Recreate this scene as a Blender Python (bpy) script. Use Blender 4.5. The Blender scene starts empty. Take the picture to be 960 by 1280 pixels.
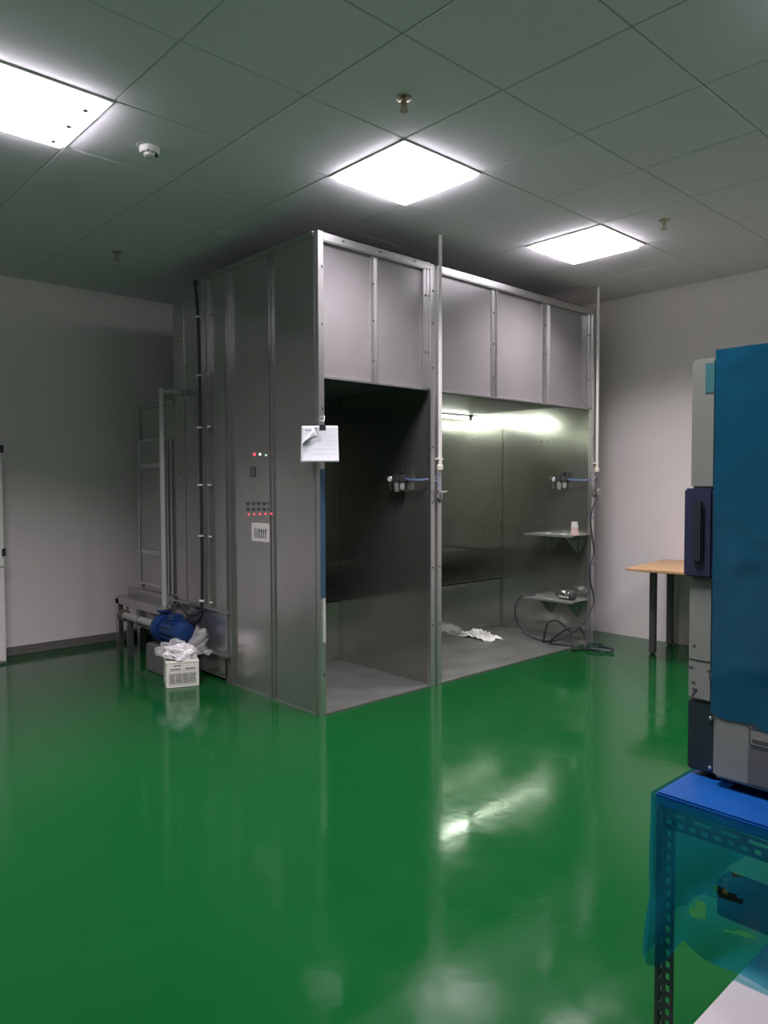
import bpy, bmesh, math, random
from mathutils import Vector, Matrix, noise
random.seed(7)
R = math.radians
scene = bpy.context.scene
COL = scene.collection

# ------------------------------------------------------------------ camera
F, YAW, PIT, ROL = 929.24, 0.74518, -0.03886, -0.00309
CAM = Vector((-2.73345, -3.53395, 1.41391))
fw = Vector((math.sin(YAW)*math.cos(PIT), math.cos(YAW)*math.cos(PIT), math.sin(PIT)))
rt = Vector((math.cos(YAW), -math.sin(YAW), 0)); up = rt.cross(fw)
cr, sr = math.cos(ROL), math.sin(ROL)
rt, up = cr*rt + sr*up, cr*up - sr*rt
cd = bpy.data.cameras.new('camera'); cam = bpy.data.objects.new('camera', cd); COL.objects.link(cam)
cd.sensor_fit = 'VERTICAL'; cd.sensor_height = 36; cd.lens = F/1280*36; cd.clip_start = .02
cam.matrix_world = Matrix(((rt.x, up.x, -fw.x, CAM.x), (rt.y, up.y, -fw.y, CAM.y), (rt.z, up.z, -fw.z, CAM.z), (0, 0, 0, 1)))
scene.camera = cam

def at(u, v, axis, val):
    """pixel (960x1280) -> point on the plane axis = val"""
    d = fw + rt*((u-480)/F) + up*((640-v)/F)
    return CAM + d*((val-CAM[axis])/d[axis])

# ------------------------------------------------------------------ world, exposure, light settings
w = bpy.data.worlds.new('world'); scene.world = w; w.use_nodes = True
w.node_tree.nodes['Background'].inputs[0].default_value = (0.6, 0.7, 0.75, 1)
w.node_tree.nodes['Background'].inputs[1].default_value = 0.0
vs = scene.view_settings
vs.view_transform = 'Standard'; vs.look = 'None'; vs.gamma = 1; vs.use_curve_mapping = False
vs.exposure = 0.0
CEIL_W = 36.0          # each ceiling troffer
SPREAD = 128
LIGHT_COL = (1.0, 0.90, 0.95)
TUBE_E = 60.0           # tube in the booth

# ------------------------------------------------------------------ materials
MATS = {}
def nodes(name):
    m = bpy.data.materials.new(name); m.use_nodes = True
    nt = m.node_tree; return m, nt, nt.nodes['Principled BSDF'], nt.nodes.new, nt.links.new
def mat(name, col, rough=.5, metal=0., var=.0, scale=8., bump=0., bscale=60., rvar=0., stretch=None, spec=None, coat=0.):
    if name in MATS: return MATS[name]
    m, nt, b, N, L = nodes(name)
    b.inputs['Roughness'].default_value = rough; b.inputs['Metallic'].default_value = metal
    b.inputs['Coat Weight'].default_value = coat; b.inputs['Coat Roughness'].default_value = .03
    if spec is not None: b.inputs['Specular IOR Level'].default_value = spec
    if coat: b.inputs['Coat Weight'].default_value = coat; b.inputs['Coat Roughness'].default_value = .05
    tc = N('ShaderNodeTexCoord'); mp = N('ShaderNodeMapping'); L(tc.outputs['Object'], mp.inputs[0])
    if stretch: mp.inputs['Scale'].default_value = stretch
    n = N('ShaderNodeTexNoise'); n.inputs['Scale'].default_value = scale; n.inputs['Detail'].default_value = 5
    L(mp.outputs[0], n.inputs['Vector'])
    mx = N('ShaderNodeMixRGB'); c = Vector(col)
    mx.inputs[1].default_value = (*(c*(1-var)), 1); mx.inputs[2].default_value = (*[min(1, v) for v in c*(1+var)], 1)
    L(n.outputs['Fac'], mx.inputs[0]); L(mx.outputs[0], b.inputs['Base Color'])
    if rvar:
        mr = N('ShaderNodeMapRange'); mr.inputs[1].default_value = .3; mr.inputs[2].default_value = .7
        mr.inputs[3].default_value = max(.02, rough-rvar); mr.inputs[4].default_value = rough+rvar
        L(n.outputs['Fac'], mr.inputs[0]); L(mr.outputs[0], b.inputs['Roughness'])
    if bump:
        n2 = N('ShaderNodeTexNoise'); n2.inputs['Scale'].default_value = bscale; n2.inputs['Detail'].default_value = 3
        L(mp.outputs[0], n2.inputs['Vector'])
        bp = N('ShaderNodeBump'); bp.inputs['Strength'].default_value = bump; bp.inputs['Distance'].default_value = .01
        L(n2.outputs['Fac'], bp.inputs['Height']); L(bp.outputs[0], b.inputs['Normal'])
    MATS[name] = m; return m
def emit(name, col, s, base=None):
    if name in MATS: return MATS[name]
    m, nt, b, N, L = nodes(name)
    b.inputs['Base Color'].default_value = (*(base or col), 1)
    b.inputs['Emission Color'].default_value = (*col, 1); b.inputs['Emission Strength'].default_value = s
    MATS[name] = m; return m
def film(name, col, alpha, rough=.2, tint=None):
    if name in MATS: return MATS[name]
    m, nt, b, N, L = nodes(name)
    b.inputs['Base Color'].default_value = (*col, 1); b.inputs['Roughness'].default_value = rough
    tr = N('ShaderNodeBsdfTransparent'); tr.inputs[0].default_value = (*(tint or (1, 1, 1)), 1)
    ms = N('ShaderNodeMixShader'); tc = N('ShaderNodeTexCoord')
    n = N('ShaderNodeTexNoise'); n.inputs['Scale'].default_value = 9; n.inputs['Detail'].default_value = 4
    L(tc.outputs['Object'], n.inputs['Vector'])
    mr = N('ShaderNodeMapRange'); mr.inputs[3].default_value = alpha-.15; mr.inputs[4].default_value = alpha+.15
    L(n.outputs['Fac'], mr.inputs[0]); L(mr.outputs[0], ms.inputs[0])
    L(tr.outputs[0], ms.inputs[1]); L(b.outputs[0], ms.inputs[2])
    L(ms.outputs[0], nt.nodes['Material Output'].inputs[0])
    MATS[name] = m; return m

# stainless steel: brushed grain runs vertically, sheets are slightly wavy
def steel(name, col, rough, wavy, wscale=2.0, rvar=.06, metal=1.0, coat=0.):
    if name in MATS: return MATS[name]
    m, nt, b, N, L = nodes(name)
    b.inputs['Metallic'].default_value = metal
    b.inputs['Coat Weight'].default_value = coat; b.inputs['Coat Roughness'].default_value = .03
    tc = N('ShaderNodeTexCoord'); mp = N('ShaderNodeMapping'); L(tc.outputs['Object'], mp.inputs[0])
    mp.inputs['Scale'].default_value = (60, 60, 1.5)
    g = N('ShaderNodeTexNoise'); g.inputs['Scale'].default_value = 3; g.inputs['Detail'].default_value = 4; L(mp.outputs[0], g.inputs['Vector'])
    sm = N('ShaderNodeTexNoise'); sm.inputs['Scale'].default_value = 3.5; sm.inputs['Detail'].default_value = 6; L(tc.outputs['Object'], sm.inputs['Vector'])
    mx = N('ShaderNodeMixRGB'); c = Vector(col); mx.inputs[1].default_value = (*(c*.82), 1); mx.inputs[2].default_value = (*(c*1.12), 1)
    L(sm.outputs['Fac'], mx.inputs[0]); L(mx.outputs[0], b.inputs['Base Color'])
    ad = N('ShaderNodeMath'); ad.operation = 'ADD'; L(g.outputs['Fac'], ad.inputs[0]); L(sm.outputs['Fac'], ad.inputs[1])
    mr = N('ShaderNodeMapRange'); mr.inputs[1].default_value = .6; mr.inputs[2].default_value = 1.4
    mr.inputs[3].default_value = max(.03, rough-rvar); mr.inputs[4].default_value = rough+rvar
    L(ad.outputs[0], mr.inputs[0]); L(mr.outputs[0], b.inputs['Roughness'])
    wv = N('ShaderNodeTexNoise'); wv.inputs['Scale'].default_value = wscale; wv.inputs['Detail'].default_value = 1; L(tc.outputs['Object'], wv.inputs['Vector'])
    bp = N('ShaderNodeBump'); bp.inputs['Strength'].default_value = wavy; bp.inputs['Distance'].default_value = .02
    L(wv.outputs['Fac'], bp.inputs['Height']); L(bp.outputs[0], b.inputs['Normal'])
    MATS[name] = m; return m
STEEL = steel('brushed_steel', (.32, .307, .32), .27, .10, rvar=.0, metal=.5)
STEEL_SIDE = steel('side_steel', (.44, .435, .43), .22, .12, rvar=.0, metal=.86)
STEEL_IN = steel('inner_steel', (.48, .49, .455), .18, .26, 2.0, .0, .88, .7)
STEEL_FR = steel('frame_steel', (.62, .61, .62), .32, .05, rvar=.0, metal=.96)
PLATE = mat('floor_plate_steel', (.13, .138, .13), .45, .3, var=.15, scale=5, rvar=.1)
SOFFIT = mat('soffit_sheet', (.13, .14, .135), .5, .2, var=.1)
WALL = mat('painted_wall', (.70, .665, .66), .75, var=.04, scale=1.2, bump=.03, bscale=90)
TILE = mat('ceiling_tile_board', (.75, .73, .80), .9, var=.05, scale=120, bump=.12, bscale=220)
GRID = mat('ceiling_backing_grey', (.35, .36, .36), .8)  # darker backing board showing in the tile joints
WHITE = mat('white_paint', (.74, .73, .72), .4, var=.03)
PVC = mat('white_plastic', (.72, .71, .68), .4, var=.03)
CREAM = mat('cream_plastic', (.68, .65, .54), .45)
BLACK = mat('black_rubber', (.015, .015, .017), .5)
DARK = mat('dark_slot', (.02, .02, .022), .6)
BLUEP = mat('pump_blue_paint', (.006, .03, .12), .35, var=.2, scale=20)
HOSE = mat('blue_hose', (.14, .22, .42), .35)
HOSED = mat('dark_hose', (.02, .035, .05), .4)
PAPER = mat('paper', (.66, .68, .73), .8, var=.02)
INK = mat('printed_ink', (.06, .06, .07), .8)
INKG = mat('grey_ink', (.35, .36, .38), .8)
FOAM = mat('white_carton', (.66, .66, .60), .8, var=.05, bump=.05, bscale=150)
WOOD = mat('plywood', (.40, .245, .125), .5, var=.25, scale=4, stretch=(12, 1.5, 12))
GREYM = mat('dark_grey_metal', (.06, .065, .065), .5, var=.1)
GREYP = mat('grey_tub_plastic', (.12, .13, .13), .5, var=.1)
NAVY = mat('navy_plastic', (.028, .03, .075), .4)
NAVYB = mat('dark_slate_plastic', (.018, .03, .04), .4)
MWHITE = mat('machine_offwhite', (.23, .25, .225), .45, var=.12, scale=6)
GRILL = mat('grey_grille', (.12, .125, .125), .6)
BFILM = mat('blue_film_panel', (.005, .085, .16), .2, var=.4, scale=3, bump=.12, bscale=7, stretch=(1, 1, .4))
BFTOP = mat('blue_film_bench', (.004, .066, .27), .45, spec=.2, var=.3, scale=7, bump=.15, bscale=18)
FILMT = film('blue_film_clear', (.008, .20, .34), .40, .18, (.28, .80, .90))
BAGT = film('clear_bag', (.82, .82, .84), .2, .12)
BAGW = mat('white_bag_filling', (.78, .76, .78), .4, var=.08, bump=.3, bscale=25)
CUP = film('clear_cup', (.80, .80, .80), .55, .2)
CUPP = film('pink_tinted_cup', (.80, .60, .56), .55, .25)
CHROME = mat('chrome', (.75, .75, .75), .12, 1.)
BRASS = mat('dull_brass', (.45, .40, .30), .3, 1.)
RAG = mat('white_rag', (.70, .72, .68), .9, var=.2, scale=25, bump=.3, bscale=80)
WATER = mat('dark_tank_water', (.015, .018, .016), .08)
TUBE = emit('lit_tube', (.95, 1, .86), TUBE_E)
DIFF = emit('lit_diffuser', (.98, .95, 1.), 3.0)
ADDED_GLOW = emit('added_ceiling_glow', (.98, .93, .97), 27.0)
LRED = emit('red_led', (1, .06, .10), 1.6); LWHT = emit('white_led', (1, .95, .85), .8); LGRN = emit('pale_green_led', (.7, 1, .75), .5)

# ------------------------------------------------------------------ mesh helpers
class MB:
    def __init__(s): s.v = []; s.f = []
    def add(s, vs, fs):
        o = len(s.v); s.v += [tuple(p) for p in vs]; s.f += [tuple(i+o for i in f) for f in fs]; return s
    def box(s, x0, x1, y0, y1, z0, z1, M=None):
        p = [Vector((x, y, z)) for z in (z0, z1) for x, y in ((x0, y0), (x1, y0), (x1, y1), (x0, y1))]
        if M: p = [M @ q for q in p]
        return s.add(p, [(3, 2, 1, 0), (4, 5, 6, 7), (0, 1, 5, 4), (1, 2, 6, 5), (2, 3, 7, 6), (3, 0, 4, 7)])
    def quad(s, a, b, c, d): return s.add([a, b, c, d], [(0, 1, 2, 3)])
    def rings(s, rings, cap=True):
        n = len(rings[0]); o = len(s.v)
        for r in rings: s.v += [tuple(p) for p in r]
        for k in range(len(rings)-1):
            for i in range(n):
                j = (i+1) % n; s.f.append((o+k*n+i, o+k*n+j, o+(k+1)*n+j, o+(k+1)*n+i))
        if cap:
            s.f.append(tuple(o+i for i in reversed(range(n)))); e = o+(len(rings)-1)*n; s.f.append(tuple(e+i for i in range(n)))
        return s
    def lathe(s, base, axis, prof, n=16):      # prof: (distance along the axis, radius)
        a = Vector(axis).normalized(); t = Vector((0, 0, 1)) if abs(a.z) < .9 else Vector((1, 0, 0))
        u = a.cross(t).normalized(); v = a.cross(u); base = Vector(base)
        return s.rings([[base+a*d+(u*math.cos(2*math.pi*i/n)+v*math.sin(2*math.pi*i/n))*r for i in range(n)] for d, r in prof])
    def cyl(s, p0, p1, r, n=12):
        p0, p1 = Vector(p0), Vector(p1); return s.lathe(p0, p1-p0, [(0, r), ((p1-p0).length, r)], n)
    def tube(s, pts, r, n=8, sub=6):
        P = [Vector(p) for p in pts]; Q = []
        if sub > 1 and len(P) > 2:
            E = [P[0]*2-P[1]] + P + [P[-1]*2-P[-2]]
            for i in range(1, len(E)-2):
                for k in range(sub):
                    t = k/sub; a, b, c, d = E[i-1:i+3]
                    Q.append(.5*((2*b)+(c-a)*t+(2*a-5*b+4*c-d)*t*t+(3*b-a-3*c+d)*t**3))
            Q.append(P[-1])
        else: Q = P
        rr = []; u = None
        for i, q in enumerate(Q):
            t = (Q[min(i+1, len(Q)-1)]-Q[max(i-1, 0)]).normalized()
            if u is None:
                u = t.cross(Vector((0, 0, 1)) if abs(t.z) < .9 else Vector((1, 0, 0))).normalized()
            else: u = (u-t*u.dot(t)).normalized()
            v = t.cross(u)
            rr.append([q+(u*math.cos(2*math.pi*k/n)+v*math.sin(2*math.pi*k/n))*r for k in range(n)])
        return s.rings(rr)
    def mesh(s, name, m, bev=0., smooth=False):
        me = bpy.data.meshes.new(name); me.from_pydata(s.v, [], s.f); me.materials.append(m)
        if bev:
            bm = bmesh.new(); bm.from_mesh(me)
            bmesh.ops.bevel(bm, geom=bm.edges[:], offset=bev, segments=2, affect='EDGES', clamp_overlap=True)
            bm.to_mesh(me); bm.free()
        if smooth:
            for p in me.polygons: p.use_smooth = True
            me.set_sharp_from_angle(angle=R(40))
        return me
    def build(s, name, m, parent=None, bev=0., smooth=False, label=None):
        return link(name, s.mesh(name, m, bev, smooth), parent, label)
def link(name, me, parent=None, label=None):
    o = bpy.data.objects.new(name, me); COL.objects.link(o)
    if parent:
        o.parent = parent
        if parent.type == 'EMPTY': o.matrix_parent_inverse = Matrix.Translation(-parent.location)
    if label: o['label'] = label
    return o
def thing(name, label, cat, loc, group=None):
    o = bpy.data.objects.new(name, None); COL.objects.link(o); o.location = loc; o.empty_display_size = .1
    o['label'] = label; o['category'] = cat
    if group: o['group'] = group
    return o
def tag(o, label, cat, group=None):
    o['label'] = label; o['category'] = cat
    if group: o['group'] = group
    return o
def struct(o, label):
    o['kind'] = 'structure'; o['label'] = label; return o
def bx(name, m, parent, x0, x1, y0, y1, z0, z1, bev=0., label=None):
    return MB().box(x0, x1, y0, y1, z0, z1).build(name, m, parent, bev, label=label)
def area(name, loc, sx, sy, watts, parent):
    l = bpy.data.lights.new(name, 'AREA'); l.shape = 'RECTANGLE'; l.size = sx; l.size_y = sy
    l.energy = watts; l.color = LIGHT_COL; l.spread = R(SPREAD)
    o = bpy.data.objects.new(name, l); COL.objects.link(o); o.location = loc
    o.parent = parent; o.matrix_parent_inverse = Matrix.Translation(-parent.location); return o

# ------------------------------------------------------------------ room
XW, YW, HC = 3.53, 3.02, 3.10          # right wall, back wall, ceiling
X0, Y0 = -5.0, -6.0
m, nt, b, N, L = nodes('green_epoxy')
tc = N('ShaderNodeTexCoord'); n1 = N('ShaderNodeTexNoise'); n1.inputs['Scale'].default_value = .9; n1.inputs['Detail'].default_value = 6
L(tc.outputs['Object'], n1.inputs['Vector'])
mx = N('ShaderNodeMixRGB'); mx.inputs[1].default_value = (.003, .052, .0115, 1); mx.inputs[2].default_value = (.0042, .070, .0155, 1)
L(n1.outputs['Fac'], mx.inputs[0]); L(mx.outputs[0], b.inputs['Base Color'])
n2 = N('ShaderNodeTexNoise'); n2.inputs['Scale'].default_value = 5; n2.inputs['Detail'].default_value = 6; L(tc.outputs['Object'], n2.inputs['Vector'])
mr = N('ShaderNodeMapRange'); mr.inputs[1].default_value = .35; mr.inputs[2].default_value = .7; mr.inputs[3].default_value = .07; mr.inputs[4].default_value = .16
L(n2.outputs['Fac'], mr.inputs[0]); L(mr.outputs[0], b.inputs['Roughness'])
n3 = N('ShaderNodeTexNoise'); n3.inputs['Scale'].default_value = 16; n3.inputs['Detail'].default_value = 2; L(tc.outputs['Object'], n3.inputs['Vector'])
bp = N('ShaderNodeBump'); bp.inputs['Strength'].default_value = .02; bp.inputs['Distance'].default_value = .02
L(n3.outputs['Fac'], bp.inputs['Height']); L(bp.outputs[0], b.inputs['Normal'])
b.inputs['Specular IOR Level'].default_value = .34
MATS['green_epoxy'] = m
T = .12
struct(MB().box(X0-T, XW+T, Y0-T, YW+T, -.1, 0).build('floor', m), 'glossy green epoxy floor')
struct(MB().box(XW, XW+T, Y0-T, YW+T, 0, HC+.1).build('wall_right', WALL), 'off white painted wall on the right')
struct(MB().box(X0-T, XW, YW, YW+T, 0, HC+.1).build('wall_back', WALL), 'off white painted back wall')
struct(MB().box(X0-T, X0, Y0-T, YW, 0, HC+.1).build('wall_left', WALL), 'off white painted wall on the left')
struct(MB().box(X0, XW, Y0-T, Y0, 0, HC+.1).build('wall_front', WALL), 'off white painted wall behind the viewer')
struct(bx('baseboard_back', mat('baseboard_grey', (.14, .14, .13), .5), None, X0, XW-.001, YW-.015, YW-.0005, .0, .075, .003), 'dark grey skirting along the back wall')
ceil = struct(MB().box(X0, XW, Y0, YW, HC+.012, HC+.1).build('ceiling', GRID), 'suspended ceiling of square pale grey tiles')
OX, OY, TX, TY = -.738, -1.483, .5965, .6035
lights = [(-3, -2, 2, 'large square ceiling light with three tubes above the left side'), (1, 1, 1, 'square ceiling light nearest the front corner of the steel booth'),
          (4, 4, 1, 'square ceiling light nearest the right wall')]
added_unseen = [(-2, -2, -2, 'added unseen ceiling light above the viewer on the left'), (1, 1, -3, 'added unseen ceiling light above the film wrapped bench'),
          (4, 4, -3, 'added ceiling light out of view near the right wall')]  # lamps added out of view to brighten the right foreground
occ = set()
for a, c, j, _ in lights+added_unseen:
    for i in range(a, c+1): occ.add((i, j))
tm = {}
for i in range(-8, 9):
    for j in range(-9, 9):
        x0, x1 = max(OX+i*TX, X0), min(OX+(i+1)*TX, XW); y0, y1 = max(OY+j*TY, Y0), min(OY+(j+1)*TY, YW)
        if x1-x0 < .03 or y1-y0 < .03 or (i, j) in occ: continue
        k = (round(x1-x0, 3), round(y1-y0, 3))
        if k not in tm:
            g = .0018; q = MB(); wx, wy = k[0]/2-g, k[1]/2-g
            rr = [[(-a_, -b_, z), (a_, -b_, z), (a_, b_, z), (-a_, b_, z)] for a_, b_, z in ((wx, wy, .012), (wx, wy, .003), (wx-.004, wy-.004, 0))]
            tm[k] = q.rings([r[::-1] for r in rr]).mesh('ceiling_tile', TILE)
        o = link('ceiling_tile', tm[k], ceil)
        o.location = ((x0+x1)/2, (y0+y1)/2, HC+random.uniform(-.0008, .001))

def troffer(a, c, j, label):
    x0, x1, y0, y1 = OX+a*TX, OX+(c+1)*TX, OY+j*TY, OY+(j+1)*TY; cx, cy = (x0+x1)/2, (y0+y1)/2
    t = thing('ceiling_light', label, 'ceiling light', (cx, cy, HC), 'recessed ceiling lights')
    f = MB(); e = .028
    f.box(x0+.003, x1-.003, y0+.003, y0+e, HC-.008, HC+.01).box(x0+.003, x1-.003, y1-e, y1-.003, HC-.008, HC+.01)
    f.box(x0+.003, x0+e, y0+e, y1-e, HC-.008, HC+.01).box(x1-e, x1-.003, y0+e, y1-e, HC-.008, HC+.01)
    f.build('frame', WHITE, t)
    df = MB(); rr_ = [[(x0+g_, y0+g_, z_), (x1-g_, y0+g_, z_), (x1-g_, y1-g_, z_), (x0+g_, y1-g_, z_)][::-1] for g_, z_ in ((e, HC+.01), (e+.085, HC-.002), (e+.005, HC-.03))]
    df.add(rr_[2], [(0, 1, 2, 3)]).build('diffuser', DIFF, t)
    MB().rings(rr_[1:], False).build('added_glow_skirt', ADDED_GLOW, t)  # glowing skirt added to brighten the ceiling around each light
    if c > a:
        for k in range(3):
            for xx in (x0+.09, x1-.09):
                yy = y0+(y1-y0)*(k+.5)/3; bx('tube_holder', WHITE, t, xx-.01, xx+.01, yy-.014, yy+.014, HC-.036, HC-.0312)
    area('ceiling_light_lamp', (cx, cy, HC-.0308), x1-x0-.075, y1-y0-.075, CEIL_W*(c-a+1), t)
for q in lights+added_unseen: troffer(*q)

# ------------------------------------------------------------------ spray booth
H = 2.91
SB = thing('spray_booth', 'large two bay stainless steel spray booth standing on the green floor', 'spray booth', (0, 0, 0))
boltm = MB().lathe((0, 0, 0), (0, -1, 0), [(0, .007), (.004, .007), (.006, .005)], 6).mesh('bolt', GREYM)
def bolt(parent, x, y, z, d='y', name='bolt', me=None):
    o = link(name, me or boltm, parent); o.location = (x, y, z)
    if parent.type == 'EMPTY': pass
    if d == 'x': o.rotation_euler = (0, 0, R(-90))
    return o
slotm = MB().box(-.004, .004, -.0012, 0, -.009, .009).mesh('bolt_slot', DARK)
# front posts
cp = bx('corner_post', STEEL_FR, SB, 0, .042, -.002, .036, 0, H, .002)
for z in (2.7, 2.36, 1.86, 1.0, .6, .25): bolt(cp, .028, -.002, z, me=slotm, name='bolt_slot')
bx('film_and_reflection_strip', mat('blue_film_strip', (.03, .075, .13), .35), cp, .006, .0415, -.0035, -.0022, .72, 1.5, label='leftover strip of blue protective film')
bx('film_and_reflection_strip', mat('pale_painted_reflection', (.42, .42, .40), .4), cp, .02, .0415, -.0035, -.0022, .45, .72, label='pale painted reflection on the post below the blue film')  # bright reflection on the post, painted as a pale strip
for x0, x1 in ((.962, 1.003), (1.03, 1.072)):
    p = bx('divider_post', STEEL_FR, SB, x0, x1, -.002, .036, 0, H-.01, .002)
    for z in (2.72, 2.5, 2.2, 1.66, 1.28, .83, .43): bolt(p, (x0+x1)/2, -.002, z)
bx('divider_channel', STEEL_FR, SB, 1.003, 1.03, .014, .036, 0, H-.02)
p = bx('end_post', STEEL_FR, SB, 2.985, 3.03, -.002, .036, 0, H, .002)
for z in (1.8, 1.1, .7): bolt(p, 3.008, -.002, z)
# top rails, hood panels, stiffeners
for x0, x1 in ((.042, .962), (1.072, 2.985)):
    tr = MB().box(x0, x1, -.002, .004, H-.05, H).box(x0, x1, -.002, .036, H-.006, H).box(x0, x1, .004, .036, H-.056, H-.05).build('top_rail', STEEL_FR, SB)
    for k in range(3):
        o = bolt(tr, x0+(x1-x0)*(k+.5)/3, -.002, H-.026, me=slotm, name='bolt_slot'); o.rotation_euler = (0, R(90), 0)
    bx('hood_lip', STEEL_FR, SB, x0, x1, .018, .06, 2.046, 2.058)
for x0, x1 in ((.042, .45), (.48, .962), (1.072, 1.645), (1.69, 2.29), (2.37, 2.985)):
    MB().box(x0-.012, x1+.012, .03, .036, 2.05, H-.04).build('hood_panel', STEEL, SB)
for x0, x1 in ((.443, .484), (1.645, 1.695), (2.286, 2.372)):
    s = MB().box(x0, x1, .023, .03, 2.058, H-.05).box(x1-.005, x1, .008, .023, 2.058, H-.05).build('hood_stiffener', STEEL_FR, SB)
    for z in (2.2, 2.45, 2.68): bolt(s, (x0+x1)/2-.003, .023, z)
for x0, x1 in ((.90, .962), (2.905, 2.985)):
    s = MB().box(x0, x1, .006, .03, 2.058, H-.05).box(x0+.03, x0+.036, -.001, .012, 2.058, H-.05).build('hood_edge_plate', STEEL_FR, SB)
    for z in (2.3, 2.68): bolt(s, x0+.045, .006, z); bolt(s, x0+.018, .006, z)
bx('roof_sheet', STEEL_SIDE, SB, .004, 3.03, .036, 1.80, H-.012, H-.004)
# bays
for x0, x1 in ((.006, .975), (1.07, 3.0)):
    bx('floor_plate', PLATE, SB, x0, x1, 0.0, 1.0, .0005, .012)
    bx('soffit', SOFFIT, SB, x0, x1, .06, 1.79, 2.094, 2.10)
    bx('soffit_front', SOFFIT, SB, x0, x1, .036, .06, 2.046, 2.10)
    bx('inner_back_wall', STEEL_IN, SB, x0, x1, 1.79, 1.80, .02, 2.10)
    tk = MB().box(x0, x1, 1.0, 1.012, .012, .49).box(x0, x1, 1.0, 1.09, .482, .49).box(x0, x1, 1.082, 1.09, .40, .482).build('water_tank', STEEL_IN, SB)
    bx('tank_water', WATER, tk, x0, x1, 1.012, 1.79, .36, .40)
    bx('water_baffle', STEEL_IN, SB, x0, x1-.09, 1.30, 1.79, .742, .75)
for x0, x1, nm in ((.975, .985, 'divider_wall'), (1.058, 1.07, 'divider_wall'), (3.0, 3.012, 'inner_side_wall')):
    for y0, y1 in ((.036, .982), (.989, 1.80)):
        wl = bx(nm, STEEL_IN, SB, x0, x1, y0, y1, .0, 2.10)
        if nm == 'inner_side_wall':
            for (u, v) in ([(680, 628), (674, 628), (680, 686), (674, 686), (679, 651), (674, 651), (684, 552), (677, 552)] if y0 < .5 else [(598, 528), (598, 548), (592, 549), (598, 568), (592, 568), (598, 587), (592, 587), (575, 588)]):
                q = at(u, v, 0, x0); o = bolt(wl, x0, q.y, q.z, 'x', 'rivet')
                o.rotation_euler = (0, 0, R(-90))
bx('outer_side_sheet', STEEL_SIDE, SB, 3.018, 3.03, .036, 1.80, 0, H-.012)
# left side: sheets and posts
bx('inner_left_wall', STEEL_IN, SB, .0, .006, .036, 1.80, .02, 2.10)
bx('side_panel', STEEL_SIDE, SB, -.004, 0, .036, .462, .012, H-.03)
bx('side_panel', STEEL_SIDE, SB, -.004, 0, .508, .97, .952, H-.03)
lowp = bx('side_panel', STEEL_SIDE, SB, -.004, 0, .508, .97, .012, .948)
bx('side_panel', STEEL_SIDE, SB, -.004, 0, 1.03, 1.255, .51, H-.03)
bx('side_panel', STEEL_SIDE, SB, -.004, 0, 1.345, 1.645, .51, H-.03)
bx('side_top_rail', STEEL_SIDE, SB, -.012, 0, .036, 1.80, H-.03, H)
MB().box(-.008, 0, .036, .99, .0, .012).build('side_sill', STEEL_FR, SB)
def vpost(y0, y1, z0, d=.022, bolts=(), lips=True):
    m_ = MB().box(-d*.45, 0, y0, y1, z0, H-.03)
    if lips: m_.box(-d, -d*.45, y0, y0+.006, z0, H-.03).box(-d, -d*.45, y1-.006, y1, z0, H-.03)
    p_ = m_.build('side_post', STEEL_SIDE, SB)
    for z in bolts: bolt(p_, -d*.45, (y0+y1)/2, z, 'x')
    return p_
vpost(.462, .508, .012, .016, (1.2, 2.2, 1.55, .6))
vpost(.97, 1.03, .0, .03, (2.6, 2.25, 1.85, 1.4, 1.0))
pD = vpost(1.255, 1.345, .51, .03, (2.4, 1.6, .9))
pF = vpost(1.645, 1.80, .51, .02, (2.5, 1.95, 1.5, .95), False)
for z in (2.62, 2.2, 1.822, 1.405, 1.033, .556):
    bx('cable_clip', PVC, SB, -.05, -.026, 1.345, 1.385, z-.006, z+.006); bx('cable_clip', PVC, SB, -.036, -.026, 1.228, 1.256, z-.005, z+.005)
# lower tank on the side and rear unit
MB().box(-.03, .0, 1.0, 1.82, .50, .515).box(-.012, 0, 1.0, 2.55, .205, .50).box(-.04, 0, 1.0, 1.85, .19, .208).build('lower_tank_side', STEEL_SIDE, SB)
for y in (1.05, 1.78, 2.5): bx('foot', STEEL_FR, SB, .0, .05, y, y+.05, 0, .19)
bx('rear_duct', STEEL_SIDE, SB, .02, .9, 1.80, 1.87, 2.08, 2.75)
rc = bx('rear_cabinet', STEEL_SIDE, SB, .0, 2.9, 1.805, 2.45, .53, 2.06, .004)
MB().box(-.014, 0, 1.805, 2.47, 2.03, 2.065).box(-.012, 0, 2.41, 2.45, .55, 2.03).build('cabinet_rim', STEEL_SIDE, rc)
dr = MB().box(-.022, -.002, 1.99, 2.40, .60, 1.76).build('inspection_door', STEEL_SIDE, rc)
fr = MB()
for a in ((1.95, 1.98, .58, 1.78), (2.40, 2.43, .58, 1.78), (1.98, 2.40, 1.76, 1.78), (1.98, 2.40, .58, .60)): fr.box(-.03, -.002, *a)
fr.build('door_frame', STEEL_FR, rc)
for z in (1.56, .86): bx('door_hinge', STEEL_FR, rc, -.045, -.022, 2.0, 2.35, z-.02, z+.02, .004)
MB().box(-.025, 0, 1.83, 1.86, .55, 1.76).box(-.025, 0, 1.90, 1.92, .55, 1.76).build('cabinet_rib', STEEL_FR, rc)
bf = MB().box(-.14, .0, 1.82, 2.66, .44, .465).box(-.14, -.11, 1.82, 2.66, .40, .44).box(-.03, .0, 1.82, 2.66, .465, .53)
bf.box(-.14, -.10, 2.60, 2.66, 0, .44).box(-.14, .0, 2.6, 2.66, .40, .44).build('base_frame', STEEL_SIDE, SB)
MB().cyl((-.07, 2.58, 0.03), (-.07, 2.58, .44), .008).build('tie_rod', STEEL_FR, SB)
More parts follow.
